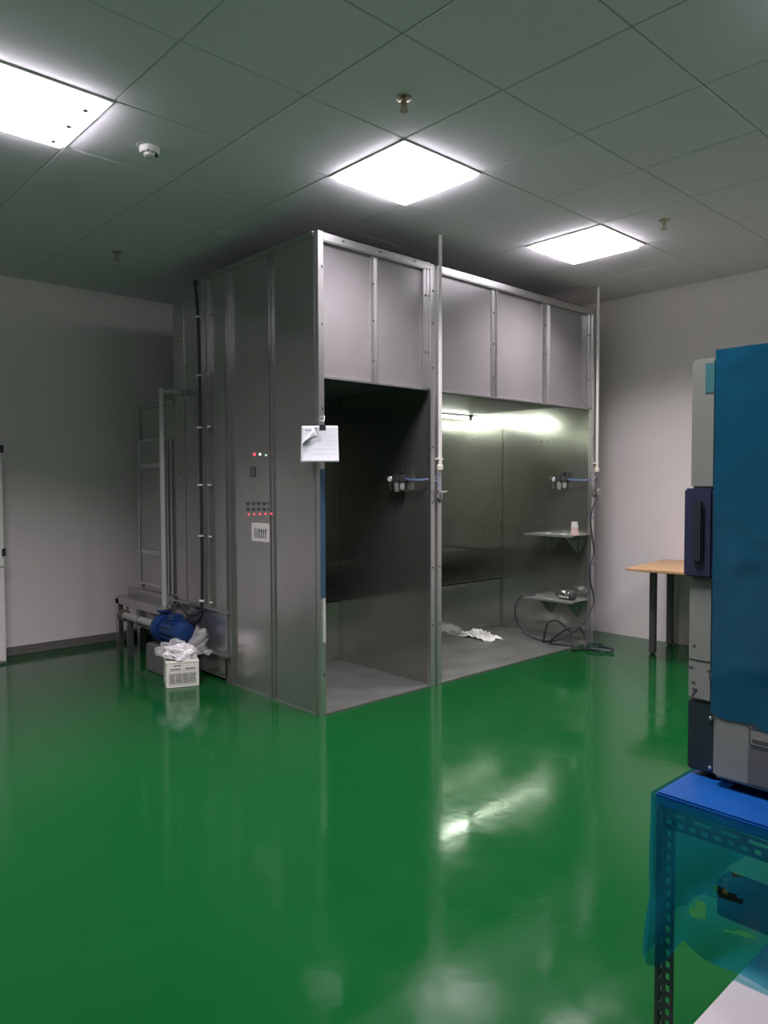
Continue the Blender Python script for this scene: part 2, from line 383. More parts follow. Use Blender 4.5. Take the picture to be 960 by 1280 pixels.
# control panel
cpn = bx('control_panel', STEEL_SIDE, SB, -.006, -.004, .52, .96, 1.0, 1.78)
def led(u, v, m_, r=.006):
    q = at(u, v, 0, -.007); return MB().lathe((-.006, q.y, q.z), (-1, 0, 0), [(0, r+.003), (.003, r+.003), (.003, r), (.008, r*.7)], 10).build('indicator_lamp', m_, cpn)
led(318, 568, LRED, .008); led(325, 568, LWHT, .006); led(332.5, 569, LGRN, .004)
for u in (311, 318, 325, 332, 339.5): led(u, 643-(u-311)*.03, LRED, .0035)
for k in range(10):
    q = at(310+(k % 5)*6.6, 629 if k < 5 else 636, 0, -.007)
    MB().lathe((-.006, q.y, q.z), (-1, 0, 0), [(0, .011), (.006, .011), (.012, .008)], 12).build('push_button', GREYM, cpn)
q = at(316, 590, 0, -.007); MB().box(-.010, -.006, q.y-.035, q.y+.035, q.z-.035, q.z+.035).build('meter_window', GREYM, cpn, .002)
a, c = at(314.5, 653, 0, -.007), at(337, 678, 0, -.007)
sh = bx('instruction_sheet', mat('old_paper', (.52, .51, .50), .8), cpn, -.0075, -.006, c.y, a.y, c.z, a.z, label='small printed instruction sheet')
ink = MB(); random.seed(3)
for r_ in range(7):
    z = a.z-.04-r_*(a.z-c.z-.06)/7
    for k in range(6):
        y = a.y-.03-k*(a.y-c.y-.06)/6; h = .012 if r_ in (0, 1) and k > 1 else .005
        ink.box(-.0082, -.0075, y-.022+random.random()*.008, y-.004, z-h, z+.002)
ink.build('printed_rows', INK, sh)

# tube lamp under the hood of the wide bay
tl = thing('tube_light', 'lit fluorescent tube fixed under the roof of the wide right bay', 'tube light', (2.1, 1.4, 2.094))
bx('housing', GREYP, tl, 1.55, 2.985, 1.38, 1.424, 2.078, 2.094, .002)
for x in (1.55, 2.968): bx('lamp_socket', WHITE, tl, x, x+.016, 1.388, 1.416, 2.046, 2.078)
MB().cyl((1.57, 1.402, 2.06), (2.968, 1.402, 2.06), .013, 12).build('tube', TUBE, tl, smooth=True)

# shelves on the inner right wall
def shelf(z, label):
    t = thing('wall_shelf', label, 'shelf', (3.0, .28, z))
    MB().box(2.745, 2.999, .03, .54, z-.004, z).box(2.745, 2.749, .03, .54, z-.016, z-.004).box(2.994, 2.999, .03, .54, z-.03, z-.004).build('shelf_plate', mat('shelf_sheet', (.27, .275, .26), .38, .4, var=.15, scale=9), t)
    for y in (.14, .42):
        g = MB(); A = [(2.99, y, z-.004), (2.79, y, z-.004), (2.99, y, z-.17)]; B_ = [(p[0], y+.004, p[2]) for p in A]
        g.add(A+B_, [(0, 1, 2), (5, 4, 3), (0, 3, 4, 1), (1, 4, 5, 2), (2, 5, 3, 0)]); g.build('bracket', STEEL_IN, t)
shelf(.958, 'upper steel shelf on the booth side wall holding plastic cups')
shelf(.385, 'lower steel shelf on the booth side wall holding a spray gun')
# cups
def cup(x, y, z, r0, r1, h, m_, label, inv=True):
    prof = [(0, r1), (.003, r1+.002), (h, r0)] if inv else [(0, r0), (h, r1)]
    o = MB().lathe((x, y, z), (0, 0, 1), prof, 18).build('plastic_cup', m_, None, smooth=True); return tag(o, label, 'cup', 'cups on the upper shelf')
q = at(725, 666, 2, .958)
cup(2.86, .085, .9585, .030, .038, .06, CUPP, 'pink stained plastic cup turned over at the bottom of the stack')
cup(2.86, .085, 1.0195, .026, .031, .055, CUP, 'clear plastic cup turned over on top of the pink cup')
o = MB().lathe((2.86, .20, .9585), (0, 0, 1), [(0, .026), (.006, .026), (.007, .022)], 16).build('cup_lid', PVC); tag(o, 'small white lid lying beside the pink cup', 'lid')
o = MB().lathe((2.87, .36, .9585), (0, 0, 1), [(0, .026), (.005, .026), (.006, .022)], 16).build('cup_lid', PVC); tag(o, 'dull lid lying in the middle of the upper shelf', 'lid')
# spray gun
sg = thing('spray_gun', 'metal spray gun with chrome cup lying on the lower shelf', 'spray gun', (2.84, .25, .385))
MB().lathe((2.86, .225, .428), (-.05, -1, .02), [(0, .018), (.004, .034), (.012, .040), (.105, .040), (.11, .036)], 18).build('paint_cup', CHROME, sg, smooth=True)
MB().lathe((2.8545, .115, .430), (-.05, -1, .02), [(0, .041), (.035, .040), (.045, .022)], 18).build('cup_lid', GREYM, sg, smooth=True)
MB().box(2.845, 2.875, .235, .268, .387, .45).build('gun_body', CHROME, sg, .004)
MB().cyl((2.86, .268, .408), (2.86, .39, .402), .010).cyl((2.86, .39, .402), (2.86, .46, .398), .005).build('gun_barrel', CHROME, sg, smooth=True)
MB().box(2.85, 2.87, .25, .262, .45, .475).build('trigger', GREYM, sg)

# ------------------------------------------------------------------ air lines
def airline(x, y, ztop, label, label2, label3, wallx, gy, side, labh):
    t = thing('conduit_pipe', label, 'pipe', (x, y, HC), 'white pipes dropping from the ceiling')
    MB().cyl((x, y, 1.57), (x, y, HC-.001), .013, 12).build('pipe', PVC, t, smooth=True)
    MB().lathe((x, y, 1.505), (0, 0, 1), [(0, .020), (.03, .022), (.034, .015), (.07, .014)], 12).build('plug', CREAM, t)
    MB().box(x-.028, x+.028, y-.004, .0-.002, 1.575, 1.585).build('pipe_clip', PVC, t)
    # regulator on the wall
    r_ = thing('air_regulator', label2, 'air regulator', (wallx, gy, 1.44), 'compressed air regulators on the booth walls')
    s = -1
    xm = wallx-.045
    MB().box(wallx-.012, wallx-.0005, gy-.05, gy+.08, 1.43, 1.452).box(xm, wallx-.005, gy-.01, gy+.01, 1.43, 1.45).build('bracket', GREYM, r_)
    MB().box(xm-.022, xm+.022, gy-.045, gy-.005, 1.42, 1.475).box(xm-.022, xm+.022, gy+.01, gy+.05, 1.42, 1.475).box(xm-.012, xm+.012, gy-.06, gy+.08, 1.438, 1.458).build('valve_block', GREYM, r_, .003)
    MB().lathe((xm, gy-.025, 1.475), (0, 0, 1), [(0, .014), (.006, .02), (.03, .02), (.034, .016)], 14).build('pressure_knob', BLACK, r_, smooth=True)
    MB().lathe((xm, gy+.03, 1.42), (0, 0, -1), [(0, .018), (.01, .021), (.06, .020), (.07, .012)], 14).build('filter_bowl', film('bowl', (.5, .5, .48), .6), r_, smooth=True)
    MB().lathe((xm, gy-.025, 1.42), (0, 0, -1), [(0, .016), (.01, .018), (.05, .017), (.058, .008)], 14).build('oil_bowl', film('bowl', (.5, .5, .48), .6), r_, smooth=True)
    gd = Vector((-1, -.6, 0)).normalized()
    g0 = Vector((xm-.022, gy+.075, 1.442))
    MB().lathe(g0, gd, [(0, .02), (.014, .02), (.016, .017)], 16).build('gauge_rim', CHROME, r_, smooth=True)
    MB().lathe(g0+gd*.0158, gd, [(0, .0165), (.001, .0165)], 16).build('gauge_face', PAPER, r_)
    MB().box(xm-.004, xm+.004, gy+.08, gy+.135, 1.452, 1.462).cyl((xm, gy+.10, 1.45), (xm-.01, gy+.085, 1.36), .003).build('outlet_nipple', BRASS, r_)
    # valve cross below the plug
    v = thing('hose_valve', label3, 'valve', (x, y, 1.33), 'small chrome valves on the booth posts')
    MB().cyl((x, y-.005, 1.30), (x, y-.005, 1.36), .010).cyl((x-.035, y-.005, 1.345), (x+.035, y-.005, 1.345), .007).build('valve_body', CHROME, v, smooth=True)
    MB().box(x-.04, x+.045, y-.024, y-.012, 1.350, 1.360).build('lever', CHROME, v)
    MB().box(x-.03, x+.03, y+.004, -.003, 1.285, 1.30).box(x-.008, x+.008, y-.01, -.003, 1.29, 1.31).build('valve_bracket', GREYM, v)
    h = MB().tube([(x, y, 1.505), (x-.004, y, 1.475), (x-.03, y+.02, 1.45), (xm, .06, 1.437), (xm, gy-.06, 1.447)], .0032, 8)
    h.tube([(x, y-.005, 1.36), (x-.003, y, 1.39), (x-.03, y+.02, 1.43), (xm-.004, .07, 1.431), (xm-.004, gy-.06, 1.437)], .0032, 8)
    tag(h.build('air_hose', HOSE, None, smooth=True), labh, 'hose', 'blue air hoses feeding the regulators')
airline(1.035, -.022, HC, 'white pipe from the ceiling down the post between the two bays', 'air regulator on the left face of the divider between the bays',
        'small chrome valve on the middle post of the booth', .975, .27, 1, 'blue air hoses looping from the middle post to the left regulator')
airline(3.035, -.022, HC, 'white pipe from the ceiling down the right end post of the booth', 'air regulator on the inner right wall above the cup shelf',
        'small chrome valve on the right end post of the booth', 3.0, .28, 1, 'blue air hoses from the right end post to the right regulator')
# loose hoses at the right end
o = MB().tube([(3.035, -.027, 1.30), (2.98, -.02, 1.2), (2.955, -.012, 1.08), (2.975, -.02, .93), (3.0, -.02, .8), (2.94, -.02, .68), (2.945, -.02, .56), (2.99, -.02, .45), (3.0, -.02, .36), (2.9, -.03, .27), (2.8, .0, .16), (2.7, .12, .06), (2.69, .3, .02)], .007, 8).build('thin_hose', HOSED, None, smooth=True)
tag(o, 'thin dark hose hanging down along the right end post', 'hose')
o = MB().tube([(2.84, .48, .3935), (2.78, .52, .394), (2.735, .56, .385), (2.70, .60, .28), (2.70, .58, .16), (2.72, .50, .06), (2.73, .40, .022), (2.72, .3, .022), (2.70, .2, .024)], .008, 8).build('thin_hose', HOSED, None, smooth=True)
tag(o, 'dark hose curving from behind the lower shelf to the floor', 'hose')
o = MB().tube([(2.66, .26, .021), (2.66, .25, .10), (2.68, .22, .20), (2.72, .15, .21), (2.76, .06, .13), (2.72, .0, .03), (2.68, .1, .024), (2.66, .20, .03), (2.72, .06, .16), (2.78, -.02, .17), (2.80, -.06, .08), (2.74, -.09, .012), (2.6, -.06, .012)], .0085, 8).build('thick_cable', BLACK, None, smooth=True)
tag(o, 'thick black cable bunched in loops below the lower shelf', 'cable')
lp = []
for k in range(26):
    a_ = k/25*2.3*2*math.pi; r_ = .105+.02*math.sin(k*1.7)
    lp.append((2.80+.8*r_*math.cos(a_), -.19+1.1*r_*math.sin(a_), .011+.0007*k+.02*abs(math.sin(k*.9))*(k % 5 == 2)))
o = MB().tube(lp, .006, 8, 4).build('coiled_hose', HOSED, None, smooth=True); tag(o, 'thin hose coiled on the green floor outside the right post', 'hose')
# rag
def blob(name, m_, c, rx, ry, rz, amp, sc, sub=4, seed=0, flat=True):
    bm = bmesh.new(); bmesh.ops.create_icosphere(bm, subdivisions=sub, radius=1)
    for v in bm.verts:
        n = v.co.normalized(); d = 1+amp*noise.noise(n*sc+Vector((seed, 0, 0)))+.5*amp*noise.noise(n*sc*2.7+Vector((0, seed, 0)))
        v.co = Vector((n.x*rx*d, n.y*ry*d, n.z*rz*d))+Vector(c)
        if flat and v.co.z < c[2]-rz*.55: v.co.z = c[2]-rz*.55
    me = bpy.data.meshes.new(name); bm.to_mesh(me); bm.free(); me.materials.append(m_); return link(name, me)
def rag():
    g = 34; q = MB(); vs = []
    for i in range(g+1):
        for j in range(g+1):
            x, y = i/g-.5, j/g-.5
            r_ = math.hypot(x, y)
            e = Vector((x*5, y*5, 1.3)); h = abs(noise.noise(e))*.10+abs(noise.noise(e*2.2))*.07
            px = 2.44+.18*x+.03*noise.noise(e*1.3+Vector((4, 0, 0))); py = .80+.38*y+.04*noise.noise(e*1.1+Vector((0, 7, 0)))
            vs.append((px, py, .0135+h*max(0, 1-(r_/.62)**2)))
    q.add(vs, [(i*(g+1)+j, (i+1)*(g+1)+j, (i+1)*(g+1)+j+1, i*(g+1)+j+1) for i in range(g) for j in range(g)])
    o = q.build('rag', RAG)
    s = o.modifiers.new('solid', 'SOLIDIFY'); s.thickness = .003; s.offset = 1
    return o
tag(rag(), 'crumpled white rag on the floor plate of the wide bay', 'rag')

# ------------------------------------------------------------------ notice on the corner post
nt_ = thing('paper_notice', 'sheets of paper clipped to the front corner post of the booth', 'paper', (.02, -.01, 1.75))
nd = Vector((-.62, -.78, 0)).normalized(); nr = Vector((.78, -.62, 0)).normalized()
def sheetpt(s_, t_, off):         # s across, t down
    base = Vector((.02, -.012, 1.755)); return base+nr*s_+Vector((0, 0, -t_))+nd*off
W_, Hh = .215, .215
def sheet(name, curl, off, parent):
    g = 20; vs = []
    for i in range(g+1):
        for j in range(g+1):
            s_, t_ = (i/g-.58)*W_, j/g*Hh
            o_ = off+.015*math.sin(i/g*2.2)+.02*(j/g)**2
            if curl:                                        # upper left corner rolls forward over a diagonal
                P0, P1 = Vector((-.10*W_, 0)), Vector((-.58*W_, .66*Hh)); e_ = (P1-P0).normalized(); n_ = Vector((-e_.y, e_.x))
                if n_.x > 0: n_ = -n_
                d = (Vector((s_, t_))-P0).dot(n_)
                if d > 0:
                    r_ = .017; th = d/r_; mv = r_*math.sin(th)-d if th < math.pi else -d-(d-math.pi*r_)
                    s_ += n_.x*mv; t_ += n_.y*mv; o_ += r_*(1-math.cos(min(th, math.pi)))
            else: s_ *= 1.0+.06*(j/g)
            vs.append(sheetpt(s_, t_, o_))
    q = MB().add(vs, [(i*(g+1)+j, (i+1)*(g+1)+j, (i+1)*(g+1)+j+1, i*(g+1)+j+1) for i in range(g) for j in range(g)])
    o = q.build(name, PAPER, parent, smooth=True); s = o.modifiers.new('solid', 'SOLIDIFY'); s.thickness = .0006; s.offset = 0
    return o
bpg = sheet('back_page', False, .0, nt_); fpg = sheet('front_page', True, .012, nt_)
ln = MB()
for k, t_ in enumerate((.05, .062, .074, .086, .098, .110, .122, .138, .168)):
    for i in range(2 if k < 7 else 0, 8):
        sa, sb = (.30+i*.0825-.58)*W_, (.30+(i+1)*.0825-.58)*W_; ia, ib = .30+i*.0825, .30+(i+1)*.0825
        oa, ob = [.013+.015*math.sin(ii*2.2)+.02*(t_/Hh)**2 for ii in (ia, ib)]
        th = .0016 if k > 6 else .0009
        ln.quad(sheetpt(sa, t_, oa), sheetpt(sb, t_, ob), sheetpt(sb, t_+th, ob), sheetpt(sa, t_+th, oa))
ln.build('ruled_lines', INKG, fpg)
tl_ = MB()
for k in range(5):
    sa = (.10+k*.035-.58)*W_; o_ = .0012+.015*math.sin((.10+k*.035)*2.2); tl_.quad(sheetpt(sa, .022, o_), sheetpt(sa+.005, .022, o_+.001), sheetpt(sa+.005, .028, o_+.001), sheetpt(sa, .028, o_))
tl_.build('title_lettering', INK, bpg)
q = MB(); bc = sheetpt(0, 0, .02)
Mx = Matrix.Translation(bc) @ Matrix(((nr.x, -nd.x, 0, 0), (nr.y, -nd.y, 0, 0), (0, 0, 1, 0), (0, 0, 0, 1)))
q.box(-.022, .022, -.008, .03, -.03, .006, Mx).build('binder_clip', BLACK, nt_, .003)
hk = MB().tube([(.022, -.004, 1.81), (.025, -.02, 1.815), (.022, -.025, 1.80), (.015, -.03, 1.785), (.0, -.03, 1.782), (-.008, -.028, 1.79)], .0025, 6)
tag(hk.build('wire_hook', PVC, None, smooth=True), 'small white wire hook on the corner post above the paper', 'hook')

# ------------------------------------------------------------------ pump side
pb = tag(bx('pump_plinth', GREYP, None, -.26, -.05, 1.50, 1.82, 0, .205, .006), 'grey block under the blue pump', 'plinth')
pm = thing('water_pump', 'blue electric water pump beside the rear of the booth', 'pump', (-.16, 1.66, .206))
PX, PZ = -.16, .322
vol = MB().lathe((PX, 1.66, PZ), (0, 1, 0), [(0, .05), (.005, .10), (.02, .11), (.075, .11), (.09, .095), (.10, .06), (.14, .055)], 24).build('volute', BLUEP, pm, smooth=True)
MB().lathe((PX, 1.80, PZ), (0, 1, 0), [(0, .06), (.018, .06)], 20).build('inlet_flange', BLUEP, pm)
MB().lathe((PX, 1.38, PZ), (0, 1, 0), [(0, .05), (.012, .078), (.05, .085), (.26, .085), (.275, .07), (.29, .05)], 24).build('motor_body', BLUEP, pm, smooth=True)
fins = MB()
for k in range(14):
    a_ = k/14*2*math.pi; M_ = Matrix.Translation((PX, 0, PZ)) @ Matrix.Rotation(a_, 4, 'Y'); fins.box(.08, .096, 1.44, 1.62, -.003, .003, M_)
fins.build('cooling_fin', BLUEP, pm)
MB().box(PX-.04, PX+.04, 1.49, 1.59, PZ+.08, PZ+.125).build('terminal_box', BLUEP, pm, .006)
MB().box(PX-.07, PX+.07, 1.42, 1.60, .206, .235).box(PX-.06, PX-.04, 1.42, 1.60, .235, .27).box(PX+.04, PX+.06, 1.42, 1.60, .235, .27).box(PX-.05, PX+.05, 1.67, 1.73, .206, .23).build('mounting_foot', BLUEP, pm)
MB().lathe((PX, 1.71, PZ+.092), (0, 0, 1), [(0, .04), (.035, .04), (.036, .058), (.05, .058)], 16).build('outlet_flange', BLUEP, pm)
rp = thing('riser_pipe', 'pale upright pipe rising from the pump to the booth', 'pipe', (PX, 1.71, .465))
MB().lathe((PX, 1.71, .4655), (0, 0, 1), [(0, .055), (.013, .055), (.014, .03), (.03, .03)], 16).build('flange', STEEL_FR, rp)
for dx, dy in ((.042, 0), (-.042, 0), (0, .042), (0, -.042)):
    MB().cyl((PX+dx, 1.71+dy, .4785), (PX+dx, 1.71+dy, .488), .007, 6).build('flange_bolt', CHROME, rp)
MB().tube([(PX, 1.71, .49), (PX, 1.71, 1.2), (PX, 1.71, 2.06), (PX+.012, 1.71, 2.095), (PX+.045, 1.71, 2.108), (.0, 1.71, 2.108), (-.024, 1.71, 2.108)], .02, 12, 4).build('pipe', mat('grey_pvc_pipe', (.33, .34, .33), .45), rp, smooth=True)
MB().lathe((PX, 1.71, 2.03), (0, 0, 1), [(0, .024), (.03, .024)], 12).build('pipe_collar', mat('grey_pvc_pipe', (.33, .34, .33), .45), rp)
fd = thing('feed_pipe', 'horizontal pipe feeding the blue pump from the rear frame', 'pipe', (PX, 2.2, .32))
MB().cyl((PX, 1.819, PZ), (PX, 2.42, PZ), .032, 14).build('pipe', mat('grey_pvc_pipe', (.33, .34, .33), .45), fd, smooth=True)
MB().cyl((PX, 2.42, PZ), (PX, 2.47, PZ), .048, 14).build('end_cap', mat('brown_cap', (.10, .085, .075), .6), fd, smooth=True)
MB().cyl((PX, 2.12, PZ), (PX, 2.16, PZ), .04, 14).build('union', STEEL_FR, fd, smooth=True)
MB().box(PX-.015, PX+.015, 2.3, 2.33, 0, PZ-.03).build('pipe_stand', GREYM, fd)
cb = MB().tube([(-.03, 1.39, 2.86), (-.035, 1.41, 2.885), (-.035, 1.395, 2.80), (-.035, 1.372, 2.6), (-.035, 1.362, 2.2), (-.035, 1.36, 1.4), (-.035, 1.36, .8), (-.035, 1.37, .55), (-.04, 1.40, .46), (-.08, 1.50, .44), (-.10, 1.56, .50), (-.13, 1.57, .52), (PX, 1.56, .47), (PX, 1.55, .441)], .010, 8)
tag(cb.build('power_cable', BLACK, None, smooth=True), 'black power cable clipped down the booth side to the pump', 'cable')

# printed carton and plastic bag
A, B_, C_ = Vector((-.396, 1.22, 0)), Vector((-.186, 1.134, 0)), Vector((-.31, 1.44, 0))
ex = (B_-A).normalized(); ey = Vector((-ex.y, ex.x, 0)); wd, dp, hh = .222, .235, .172
Mb = Matrix(((ex.x, ey.x, 0, A.x), (ex.y, ey.y, 0, A.y), (0, 0, 1, 0), (0, 0, 0, 1)))
ct = thing('printed_carton', 'small white printed carton on the green floor under a plastic bag', 'carton', A)
bdy = MB().box(0, wd, 0, dp, 0, hh, Mb).build('carton_body', FOAM, ct, .003)
MB().box(-.0015, wd+.0015, -.0015, dp+.0015, hh-.001, hh+.006, Mb).build('carton_flap', FOAM, ct, .001)
ink = MB(); random.seed(5)
def P3(x, z): return Mb @ Vector((x, -.0012, z))
def rect(x0, x1, z0, z1): ink.quad(P3(x0, z0), P3(x1, z0), P3(x1, z1), P3(x0, z1))
x = .05
while x < .10: rect(x, x+.010, .150, .157); x += .013
x = .03
while x < .09: rect(x, x+.009, .126, .134); x += .0115
x = .13
while x < .195: rect(x, x+.009, .126, .134); x += .0115
rect(.02, .2, .1165, .118)
for (px, pz0) in ((.018, .02), (.018, .1)): rect(.018, .2, pz0, pz0+.0015)
for px in (.018, .06, .108, .155, .199): rect(px, px+.0015, .02, .10)
for c in range(4):
    for r_ in range(7):
        y = .03+r_*.0098; x0 = (.024, .066, .113, .16)[c]
        while x0 < (.056, .104, .15, .195)[c]:
            wd_ = random.uniform(.003, .012); rect(x0, min(x0+wd_, (.057, .105, .152, .197)[c]), y, y+.006); x0 += wd_+.002
ink.build('printed_text', INK, bdy)
bg = thing('plastic_bag', 'clear plastic bag with white contents on top of the carton', 'bag', A+ex*wd*.5+ey*dp*.4+Vector((0, 0, hh)))
cc = A+ex*.10+ey*.10+Vector((0, 0, hh+.045))
o = blob('bag_contents', BAGW, (0, 0, 0), .115, .085, .062, .45, 1.8, 4, 3); o.location = cc; o.rotation_euler = (0, R(8), R(-22)); o.parent = bg; o.matrix_parent_inverse = Matrix.Translation(-bg.location)
o = blob('bag_film', BAGT, (0, 0, 0), .125, .09, .075, .5, 2.6, 4, 9); o.location = cc+Vector((-.02, 0, .012)); o.rotation_euler = (0, R(12), R(-22)); o.parent = bg; o.matrix_parent_inverse = Matrix.Translation(-bg.location)
rr = []
for k in range(9):
    t_ = k/8; c0 = cc+ex*(.05+.13*t_)+Vector((0, 0, -.0+.085*t_**.8)); ring = []
    for i in range(36):
        a_ = i/36*2*math.pi; r_ = (.034+.062*t_)*(1+.34*math.sin(a_*7+t_*4)*t_+.15*math.sin(a_*3)*t_+.4*noise.noise(Vector((math.cos(a_)*2.5, math.sin(a_)*2.5, t_*3))))
        ring.append(c0+Vector((-ex.x*.25, -ex.y*.25, .9))*math.sin(a_)*r_+ey*math.cos(a_)*r_*.7+ex*.03*t_*math.sin(a_*3))
    rr.append(ring)
MB().rings(rr, False).build('bag_neck', BAGT, bg, smooth=False)

# ------------------------------------------------------------------ ceiling fittings
sd = thing('smoke_detector', 'white round smoke detector on the ceiling', 'smoke detector', (-1.016, .056, HC))
MB().lathe((-1.016, .056, HC), (0, 0, -1), [(0, .05), (.012, .052), (.03, .045)], 24).build('base', WHITE, sd, smooth=True)
MB().lathe((-1.016, .056, HC-.03), (0, 0, -1), [(0, .03), (.012, .03), (.018, .022)], 24).build('sensor', WHITE, sd, smooth=True)
MB().box(-1.048, -1.038, .01, .016, HC-.034, HC-.03).box(-1.0, -.985, .03, .036, HC-.048, HC-.03).build('vent_slot', DARK, sd)
for (x, y, lb) in ((-.412, -1.155, 'sprinkler head on the ceiling above the middle light'), (-.443, 1.807, 'sprinkler head in the dark left part of the ceiling'), (1.886, -1.193, 'sprinkler head beside the ceiling light near the right wall')):
    t = thing('sprinkler_head', lb, 'sprinkler', (x, y, HC), 'ceiling sprinklers')
    MB().lathe((x, y, HC), (0, 0, -1), [(0, .035), (.004, .035), (.008, .02)], 16).build('escutcheon', BRASS, t, smooth=True)
    MB().lathe((x, y, HC-.008), (0, 0, -1), [(0, .012), (.02, .012), (.022, .007), (.05, .005)], 10).box(x-.016, x-.012, y-.003, y+.003, HC-.055, HC-.02).box(x+.012, x+.016, y-.003, y+.003, HC-.055, HC-.02).build('nozzle', BRASS, t)
    MB().lathe((x, y, HC-.055), (0, 0, -1), [(0, .02), (.003, .02)], 12).build('deflector', BRASS, t)

# ------------------------------------------------------------------ white locker at the left edge
lk = thing('white_locker', 'white metal locker against the back wall at the left edge', 'locker', (-1.43, 2.89, 0))
bx('body', WHITE, lk, -1.88, -.975, 2.79, 3.0, 0, 1.73, .003)
bx('upper_door', WHITE, lk, -1.43, -.98, 2.77, 2.789, .768, 1.725, .003); bx('lower_door', WHITE, lk, -1.43, -.98, 2.77, 2.789, .02, .758, .003)
bx('upper_door', WHITE, lk, -1.875, -1.434, 2.77, 2.789, .768, 1.725, .003); bx('lower_door', WHITE, lk, -1.875, -1.434, 2.77, 2.789, .02, .758, .003)
for z in (1.69, .88): bx('hinge', DARK, lk, -.995, -.968, 2.76, 2.785, z-.03, z+.03, .002)

# ------------------------------------------------------------------ plywood table by the right wall
wt = thing('plywood_table', 'table with overhanging plywood top and dark legs by the right wall', 'table', (3.0, -1.0, 0))
Rz = Matrix.Translation((2.60, -.545, 0)) @ Matrix.Rotation(R(8), 4, 'Z')
MB().box(0, .88, -1.2, 0, .722, .74, Rz).build('tabletop', WOOD, wt, .002)
MB().box(.10, .88, -1.18, -.04, .708, .7215, Rz).build('under_board', WOOD, wt)
MB().box(.40, .86, -1.1, -.06, .672, .7075, Rz).build('frame', GREYM, wt)
for x, y in ((.415, -.075), (.835, -.075), (.415, -1.08), (.835, -1.08)):
    l_ = MB().box(x-.024, x+.024, y-.024, y+.024, .012, .672, Rz).build('leg', GREYM, wt, .002)
    MB().lathe(Rz @ Vector((x, y, 0)), (0, 0, 1), [(0, .018), (.012, .018)], 10).build('foot', BLACK, l_)
q = at(853, 699, 2, .74)
tag(MB().lathe((q.x, q.y, .7405), (0, 0, 1), [(0, .03), (.075, .036)], 16).build('plastic_cup', CUP, None, smooth=True), 'small pale cup on the plywood table', 'cup')

# ------------------------------------------------------------------ bench with film and the machine on it
BX0, BX1, BY0, BY1, BZ = -1.24, -.50, -3.75, -2.772, .75
bn = thing('equipment_bench', 'slotted angle steel bench wrapped in blue protective film', 'bench', (BX0+.35, -3.2, 0))
MB().box(BX0, BX1, BY0, BY1, BZ-.028, BZ).build('tabletop', BFTOP, bn, .004)
def slotted(name, length, vert, origin, axis, parent):
    """slotted angle: rows of real slots; length along axis, 4 cm face"""
    q = MB(); d = .003
    def bar(l0, l1, t0, t1):
        if axis == 'z': q.box(origin[0]-d, origin[0], origin[1]-t1, origin[1]-t0, origin[2]+l0, origin[2]+l1)
        elif axis == 'zx': q.box(origin[0]+t0, origin[0]+t1, origin[1], origin[1]+d, origin[2]+l0, origin[2]+l1)
        else: q.box(origin[0]-d, origin[0], origin[1]-l1, origin[1]-l0, origin[2]-t1, origin[2]-t0)
    for t0, t1 in ((0, .006), (.014, .022), (.032, .040)): bar(0, length, t0, t1)
    l = 0; k = 0
    while l < length-.001:
        bar(l, min(l+.018, length), .006, .014); l += .055
    l = 0
    while l < length-.001:
        bar(l, min(l+.012, length), .022, .032); l += .026
    return q.build(name, GREYM, parent)
slotted('front_rail', .96, 0, (BX0+.004, BY1-.01, BZ-.030), 'y', bn)
for x, y in ((BX0+.004, BY1-.004), (BX0+.004, BY0+.044), (BX1-.004, BY1-.004), (BX1-.004, BY0+.044)):
    lg = slotted('leg', BZ-.03, 1, (x, y, .0), 'z', bn)
    lg2 = slotted('leg_flange', BZ-.03, 1, (x, y, .0), 'zx', lg) if x < -1 else slotted('leg_flange', BZ-.03, 1, (x-.043, y, .0), 'zx', lg)
bx('back_rail', GREYM, bn, BX1-.01, BX1-.005, BY0+.01, BY1-.01, BZ-.07, BZ-.03)
bx('side_rail', GREYM, bn, BX0+.01, BX1-.01, BY1-.012, BY1-.008, BZ-.07, BZ-.03)
# hanging film: front curtain and end curtain in one sheet, with torn holes
gs, gt = 110, 56; vs = []; uv = []
for i in range(gs+1):
    s_ = i/gs*1.30-.55                     # <0 : end face (towards +x), >0 : front (towards -y)
    for j in range(gt+1):
        t_ = j/gt
        if s_ >= 0:
            y = BY1+.004-s_; x = BX0-.006
        else: x = BX0-.006-s_; y = BY1+.006
        # lower edge
        if s_ >= 0: zb = .375 if s_ < .03 else (.375+(s_-.03)/.045*.085 if s_ < .075 else (.463-.019*min(1, (s_-.075)/.05)))
        else: zb = .38+.05*abs(math.sin(s_*9))
        zb += .006*math.sin(s_*40)
        z = (BZ-.004)+(zb-(BZ-.004))*t_
        wv = noise.noise(Vector((s_*9, t_*2.2, 1)))*.012*t_+.006*t_*math.sin(s_*30+t_*5)
        bulge = .012*max(0, 1-abs(s_)/.05)*max(0, t_-.6)*2
        if s_ >= 0: x -= .004+abs(wv)+bulge; y += bulge*.8
        else: y += .004+abs(wv)+bulge; x -= bulge*.8
        vs.append((x, y, z)); uv.append((s_, z))
def pin(p, poly):
    r_ = False; n = len(poly)
    for a in range(n):
        (x1, y1), (x2, y2) = poly[a], poly[a-1]
        if (y1 > p[1]) != (y2 > p[1]) and p[0] < (x2-x1)*(p[1]-y1)/(y2-y1)+x1: r_ = not r_
    return r_
def tear(px):
    out = []
    for u, v in px:
        q_ = at(u, v, 0, BX0-.008); out.append((BY1+.004-q_.y, q_.z))
    return out
